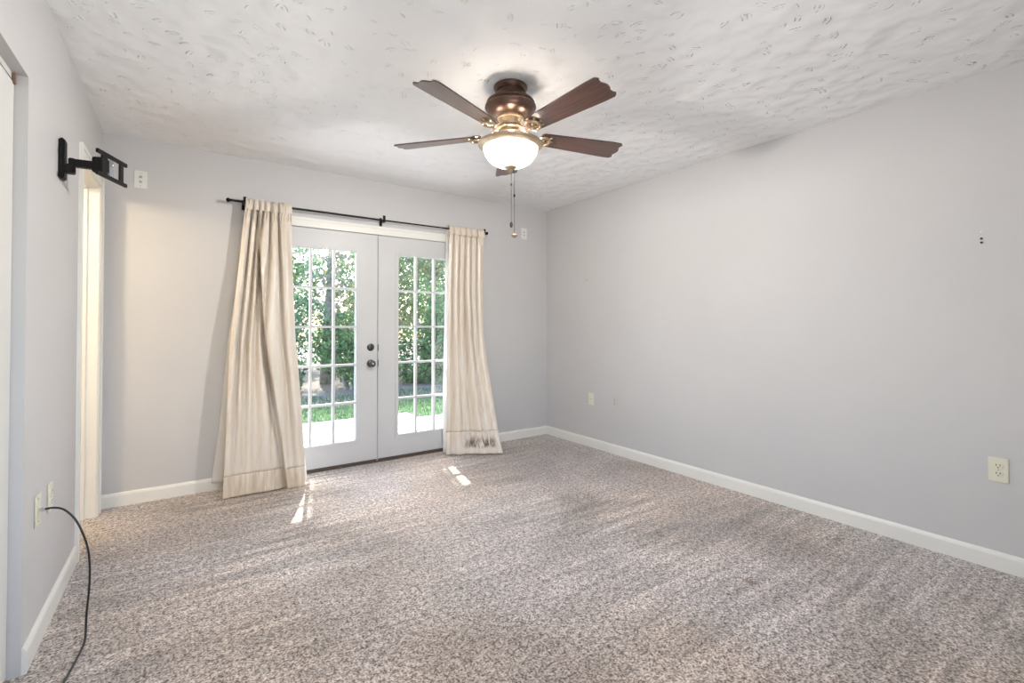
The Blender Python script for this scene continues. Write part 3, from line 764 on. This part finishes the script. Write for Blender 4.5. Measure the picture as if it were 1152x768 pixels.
# ------------------------------------------------------------------ wall plates
def wall_plate(name, pos, face, label, cat, kind, mat, w=.072, h=.117, group=None):
    """local frame: x across, z up, -y out of the wall; face = rotation about z"""
    o = empty(name, pos, label, cat, group, (0, 0, face))
    bm = bbox(-w / 2, w / 2, -.0062, -.0003, -h / 2, h / 2, .003, 3); obj('cover_plate', bm, mat, o, 50)
    def disc(name_, r, x, z, y0, y1, m, sm=40, seg=20, par=o):
        b = bmesh.new(); lathe(b, [(r, 0), (r, y1 - y0 - .0004), (r * .8, y1 - y0)], seg, Matrix.Translation((x, -y0, z)) @ rotx); return obj(name_, b, m, par, sm)
    if kind == 'duplex':
        for z in (.0195, -.0195):
            b = bmesh.new(); lathe(b, [(.0172, 0), (.0172, .002), (.0162, .0026)], 32, Matrix.Translation((0, -.0058, z)) @ rotx)
            for v in b.verts: v.co.z = z + max(-.0135, min(.0135, v.co.z - z))
            rc = obj('receptacle', b, mat, o, 40)
            b = bmesh.new(); box(b, -.0078, -.0050, -.0088, -.0080, z - .001, z + .009); box(b, .0050, .0078, -.0088, -.0080, z - .0005, z + .0085)
            lathe(b, [(.0028, 0), (.0028, .0008)], 12, Matrix.Translation((0, -.0080, z - .0075)) @ rotx); obj('slots', b, M['slot'], rc)
        disc('screw', .003, 0, 0, .006, .0078, M['screw'])
    elif kind == 'coax':
        disc('coax_jack', .0052, 0, 0, .006, .014, M['steel'])
        for z in (.042, -.042): disc('screw', .003, 0, z, .006, .0074, M['screw'])
    elif kind == 'media':
        for z in (.016, -.016): disc('media_jack', .0085, 0, z, .006, .010, M['screw'])
        for z in (.042, -.042): disc('screw', .003, 0, z, .006, .0074, M['screw'])
    elif kind == 'switchlike':
        b = bbox(-.0165, .0165, -.0085, -.0058, -.033, .033, .001); r_ = obj('insert', b, mat, o)
        disc('media_jack', .005, 0, .012, .008, .011, M['screw'], par=o); disc('media_jack', .005, 0, -.012, .008, .011, M['screw'], par=o)
    return o
RW = R(90)    # right wall: local -y -> world ... see below
# local -y must point to -x on the right wall (rot z = -90), to +x on the left wall (+90), to -y on the back wall (0)
wall_plate('electrical_outlet', (XR, .541, .485), R(-90), 'ivory duplex outlet low on the right wall, nearest the camera', 'outlet', 'duplex', M['ivory'])
wall_plate('coax_outlet', (XR, 3.335, .468), R(-90), 'ivory plate with one small jack on the right wall near the far corner', 'wall plate', 'coax', M['ivory'])
wall_plate('electrical_outlet', (XR, 3.030, .477), R(-90), 'wall-coloured duplex outlet on the right wall beside the ivory jack plate', 'outlet', 'duplex', M['wall'])
wall_plate('media_outlet', (-.260, YB, 2.168), 0, 'ivory plate with two jacks high on the back wall beside the television bracket', 'wall plate', 'media', M['whiteplastic'])
wall_plate('media_outlet', (2.939, YB, 2.154), 0, 'small white plate high on the back wall right of the curtain rod', 'wall plate', 'media', M['whiteplastic'])
wall_plate('coax_outlet', (XL, 2.445, .501), R(90), 'ivory wall plate low on the left wall with a black cable screwed in', 'wall plate', 'coax', M['ivory'])
wall_plate('electrical_outlet', (XL, 2.640, .493), R(90), 'ivory duplex outlet on the left wall just beyond the cable plate', 'outlet', 'duplex', M['ivory'])

# ------------------------------------------------------------------ coax cable
cb = empty('coax_cable', (-.30, 2.398, 0), 'black coaxial cable arching from the left wall plate down to the carpet', 'cable')
path = [(-.434, 2.445, .501), (-.404, 2.434, .504), (-.373, 2.422, .494), (-.341, 2.412, .455), (-.317, 2.404, .397), (-.301, 2.399, .334), (-.295, 2.396, .26), (-.297, 2.397, .176), (-.303, 2.398, .098), (-.304, 2.392, .040), (-.303, 2.372, .012), (-.304, 2.33, .0065), (-.312, 2.24, .0065), (-.328, 2.10, .0065), (-.338, 1.95, .0065)]
bm = bmesh.new(); tube(bm, catmull(path, 8), .0036, 12); child('jacket', bm, M['cable'], cb, 60)
bm = bmesh.new(); mt = Matrix.Translation((XL + .0145, 2.445, .501)) @ Matrix.Rotation(R(90), 4, 'Y')
lathe(bm, [(.0062, 0), (.0066, .001), (.0066, .009), (.0050, .010), (.0048, .020), (.0040, .022)], 6 * 3, mt); child('connector', bm, M['steel'], cb, 30)

# ------------------------------------------------------------------ wall anchors and nail holes
def stub(name, y, z, label, mat, r=.006, ln=.006, group=None, cat='wall anchor'):
    bm = bmesh.new(); lathe(bm, [(r, 0), (r, ln * .5), (r * .7, ln), (r * .35, ln * .7)], 16, Matrix.Rotation(R(-90), 4, 'Y'))
    o = obj(name, bm, mat, None, 40); o.location = (XR, y, z); tag(o, label, cat, group); return o
stub('wall_anchor', .590, 1.618, 'small dark wall anchor on the right wall, upper of the close pair', M['pewter'], .0055, .008, 'wall anchors on the right wall')
stub('wall_anchor', .590, 1.598, 'small dark wall anchor on the right wall, lower of the close pair', M['pewter'], .0055, .008, 'wall anchors on the right wall')
stub('wall_anchor', .592, 1.652, 'tiny pale filled hole just above the pair of dark wall anchors', M['whiteplastic'], .004, .003, 'wall anchors on the right wall')
stub('nail', 3.40, 1.632, 'tiny dark nail in the right wall near the far corner', M['pewter'], .004, .006, None, 'nail')

# ------------------------------------------------------------------ outdoors
GZ = -.32
bm = bmesh.new(); N_ = 40
gv = [[None] * (N_ + 1) for _ in range(N_ + 1)]
for i in range(N_ + 1):
    for j in range(N_ + 1):
        x = -10 + 32 * i / N_; y = YB + .14 + 24 * j / N_
        gv[i][j] = bm.verts.new((x, y, GZ + (.05 * noise.noise(Vector((x * .5, y * .5, 0))) if j > 4 else 0) + max(0, y - 12) * .03))
for i in range(N_):
    for j in range(N_): bm.faces.new((gv[i][j], gv[i + 1][j], gv[i + 1][j + 1], gv[i][j + 1]))
struct('lawn_ground', bm, M['ground'], 180)
# deck: frame with many boards
dk = empty('wooden_deck', (.6, 5.3, GZ), 'pale weathered board deck outside the french doors', 'deck')
bm = bmesh.new(); y = YB + .16
while y < 6.55:
    box(bm, -2.4, 2.66, y, y + .134, -.125, -.095); y += .140
child('deck_boards', bm, M['deck'], dk)
bm = bmesh.new(); box(bm, -2.38, 2.64, 6.50, 6.53, GZ, -.126); box(bm, 2.60, 2.64, YB + .17, 6.50, GZ, -.126); box(bm, -2.38, -2.34, YB + .17, 6.50, GZ, -.126)
child('fascia', bm, M['deckside'], dk)
# lower platform to the right of the deck
dk2 = empty('deck_step', (4.0, 5.2, GZ), 'lower pale deck platform to the right of the main deck', 'deck')
bm = bmesh.new(); y = YB + .16
while y < 6.25:
    box(bm, 2.70, 5.2, y, y + .134, -.155, -.125); y += .140
child('deck_boards', bm, M['deck'], dk2)
bm = bmesh.new(); box(bm, 2.72, 5.18, 6.18, 6.21, GZ, -.156); box(bm, 5.14, 5.18, YB + .17, 6.18, GZ, -.156); child('fascia', bm, M['deckside'], dk2)

rnd = random.Random(7)
def leaf(bm, c, size, nrm=None):
    """a pointed six-sided leaf, folded a little along its rib"""
    n_ = nrm or Vector((rnd.gauss(0, 1), rnd.gauss(0, 1), rnd.gauss(0, 1) + .6)).normalized()
    u = n_.orthogonal().normalized(); u.rotate(Matrix.Rotation(rnd.uniform(0, 2 * PI), 3, n_)); w = n_.cross(u)
    s = size * rnd.uniform(.7, 1.3); f = .12 * s
    a = bm.verts.new(c - u * s * .5); b = bm.verts.new(c + u * s * .55)
    l1 = bm.verts.new(c - u * s * .1 + w * s * .30 + n_ * f); l2 = bm.verts.new(c - u * s * .1 - w * s * .30 + n_ * f)
    bm.faces.new((a, l1, b)); bm.faces.new((a, b, l2))
def shrub(name, x, y, rx, ry, h, nleaf, size, mat, label, cat='shrub', z0=0.0, group=None, stems=6):
    r_ = empty(name, (x, y, GZ), label, cat, group)
    bm = bmesh.new()
    blobs = [(Vector((rnd.uniform(-.6, .6) * rx, rnd.uniform(-.5, .5) * ry, z0 + (h - z0) * rnd.uniform(.12, .86))), rnd.uniform(.35, .62)) for _ in range(13)]
    for _ in range(nleaf):
        c, q = rnd.choice(blobs)
        d_ = Vector((rnd.gauss(0, 1), rnd.gauss(0, 1), rnd.gauss(0, 1))).normalized() * rnd.uniform(.55, 1.0) ** .6
        p = c + Vector((d_.x * rx * q, d_.y * ry * q, d_.z * (h - z0) * .28))
        if p.z < .03: p.z = rnd.uniform(.03, .25)
        leaf(bm, p, size)
    obj('foliage', bm, mat, r_)
    bm = bmesh.new()
    for _ in range(stems):
        a = rnd.uniform(0, 2 * PI); e = Vector((math.cos(a) * rx * .6, math.sin(a) * ry * .6, h * rnd.uniform(.6, .9)))
        pts = catmull([Vector((math.cos(a) * .08, math.sin(a) * .08, -.06)), e * .35 + Vector((rnd.uniform(-.1, .1), 0, .1)), e], 5)
        tube(bm, pts, [max(.006, .028 * (1 - i / len(pts))) for i in range(len(pts))], 6)
    obj('stem', bm, M['twig'], r_)
    return r_
G1 = 'bushes beyond the lawn'
shrub('leafy_bush', 1.7, 11.6, 1.0, .8, 2.1, 3800, .095, M['leaf_dark'], 'dark green bush beyond the lawn, leftmost seen through the left glazed door', group=G1)
shrub('leafy_bush', 3.1, 11.2, .9, .7, 1.75, 4200, .085, M['leaf_green'], 'bright green bush in front of the grey tree, through the left door', group=G1)
shrub('leafy_bush', 4.1, 11.9, .95, .8, 3.6, 5200, .085, M['leaf_mix'], 'tall yellow-green bush behind the two glazed doors\' meeting stiles', group=G1)
shrub('leafy_bush', 5.2, 11.3, .9, .8, 2.5, 4600, .10, M['leaf_green'], 'broad green bush seen low through the right glazed door', group=G1)
shrub('leafy_bush', 6.5, 11.8, 1.0, .8, 3.9, 5600, .09, M['leaf_dark'], 'tall dark bush at the right edge of the right glazed door', group=G1)
shrub('leafy_bush', .2, 11.9, 1.0, .8, 2.6, 2600, .10, M['leaf_green'], 'green bush beyond the lawn hidden behind the left curtain', group=G1)
shrub('leafy_bush', 8.2, 12.0, 1.1, .9, 3.2, 2600, .10, M['leaf_green'], 'green bush far right beyond the lawn, behind the right curtain', group=G1)
G2 = 'trees behind the bushes'
def tree(x, y, h, r, mat, nleaf, label, lean=0, twigs=60, crown0=.3, size=.10, spread=1.5):
    t_ = empty('garden_tree', (x, y, GZ), label, 'tree', G2)
    bm = bmesh.new()
    pts = catmull([(0, 0, -.08), (lean * .3, 0, h * .3), (lean * .8, .05, h * .65), (lean, 0, h)], 6)
    tube(bm, pts, [max(.02, r * (1 - .75 * i / len(pts))) for i in range(len(pts))], 12)
    obj('trunk', bm, M['bark'], t_, 60)
    bm = bmesh.new(); lb = bmesh.new()
    for _ in range(twigs):
        z = h * rnd.uniform(.25, .98); a = rnd.uniform(0, 2 * PI); L = spread * rnd.uniform(.4, 1.0)
        base = Vector((lean * z / h, 0, z)); p1 = base + Vector((math.cos(a) * L * .5, math.sin(a) * L * .5, L * rnd.uniform(.1, .5)))
        p2 = base + Vector((math.cos(a) * L, math.sin(a) * L, L * rnd.uniform(-.5, .9)))
        tube(bm, catmull([base, p1, p2], 4), [.018, .015, .013, .011, .010, .009, .008, .006, .004], 5)
        for _k in range(3):
            q = p1.lerp(p2, rnd.uniform(.1, .9)); e = q + Vector((rnd.uniform(-.4, .4), rnd.uniform(-.4, .4), rnd.uniform(-.5, .3)))
            tube(bm, [q, (q + e) / 2 + Vector((0, 0, .04)), e], [.007, .005, .003], 4)
        for _k in range(nleaf // twigs):
            q = p1.lerp(p2, rnd.uniform(0, 1.1)) + Vector((rnd.gauss(0, .22), rnd.gauss(0, .22), rnd.gauss(0, .22)))
            leaf(lb, q, size)
    obj('branches', bm, M['twig'], t_)
    obj('foliage', lb, mat, t_)
tree(2.95, 12.6, 4.6, .17, M['leaf_dark'], 1500, 'grey tree trunk with bare pale twigs seen through the left door', .15, 90)
tree(1.2, 13.6, 4.8, .12, M['leaf_mix'], 2200, 'thin-leaved tree left of the grey trunk, beyond the lawn', -.2, 90)
tree(4.9, 13.2, 5.0, .14, M['leaf_green'], 3800, 'leafy tree between the two glazed doors\' views', .1, 70, spread=1.7)
tree(6.6, 13.9, 5.2, .15, M['leaf_mix'], 3800, 'yellowish tree at the back seen through the right door', -.2, 70, spread=1.8)
tree(8.8, 13.6, 5.0, .15, M['leaf_green'], 2600, 'green tree at the far right behind the hedge', 0, 60, spread=1.9)
tree(-.8, 13.8, 4.8, .13, M['leaf_green'], 2200, 'green tree at the far left behind the hedge', 0, 60, spread=1.9)

G3 = 'background trees along the end of the garden'
for q, (x, y, lab) in enumerate(((-.6, 16.2, 'dense background tree at the garden end, furthest left'), (2.4, 16.6, 'dense background tree at the garden end behind the grey trunk'), (5.4, 16.4, 'dense background tree at the garden end behind the meeting stiles'), (8.4, 16.6, 'dense background tree at the garden end seen through the right door'), (11.4, 16.4, 'dense background tree at the garden end, furthest right'))):
    shrub('background_tree', x, y, 1.9, 1.0, 6.2, 3300, .20, M['leaf_green' if q % 2 else 'leaf_mix'], lab, 'tree', z0=.2, group=G3, stems=5)

# grass blades on the lawn (nobody could count them)
bm = bmesh.new()
for _ in range(26000):
    x = rnd.uniform(-1.0, 7.5); y = rnd.uniform(6.3, 10.4)
    if y < 6.6 and x < 2.7: continue
    a = rnd.uniform(0, 2 * PI); hgt = rnd.uniform(.03, .085); w = .006
    dx, dy = math.cos(a) * w, math.sin(a) * w; z = GZ + .05 * noise.noise(Vector((x * .5, y * .5, 0))) - .005
    bm.faces.new((bm.verts.new((x - dx, y - dy, z)), bm.verts.new((x + dx, y + dy, z)), bm.verts.new((x + rnd.uniform(-.03, .03), y + rnd.uniform(-.03, .03), z + hgt))))
g = obj('lawn_grass', bm, M['grass']); tag(g, 'short green lawn grass between the deck and the bushes', 'grass', kind='stuff')

# unseen bough added to shade the doors, with gaps shaping the sun patches
bo = empty('overhanging_bough', (1.0, 8.0, 5.5), 'leafy bough of a big tree hanging high over the deck', 'bough')
bm = bmesh.new()
S_ = SUN
def door_hit(p):
    t = (p.y - (YB + .03)) / S_.y; q = p - S_ * t; return q.x, q.z
cnt = 0
while cnt < 14000:
    p = Vector((rnd.uniform(.9, 4.2), rnd.uniform(6.8, 9.3), rnd.uniform(5.2, 5.9))); cnt += 1
    x, z = door_hit(p)
    if .52 < x < .875 and .02 < z < 1.20: continue
    if 1.86 < x < 2.12 and .56 < z < 1.20: continue
    leaf(bm, p, .10, S_.copy() + Vector((rnd.gauss(0, .35), rnd.gauss(0, .35), rnd.gauss(0, .35))))
child('foliage', bm, M['leaf_green'], bo)
bm = bmesh.new()
for k in range(5):
    x = 1.1 + k * .72
    if k in (0,): continue
    tube(bm, catmull([(x + 1.0, 11.5, 5.9), (x + .3, 9.5, 5.7), (x, 7.2, 5.5)], 6), .02, 6)
child('branches', bm, M['bark'], bo)
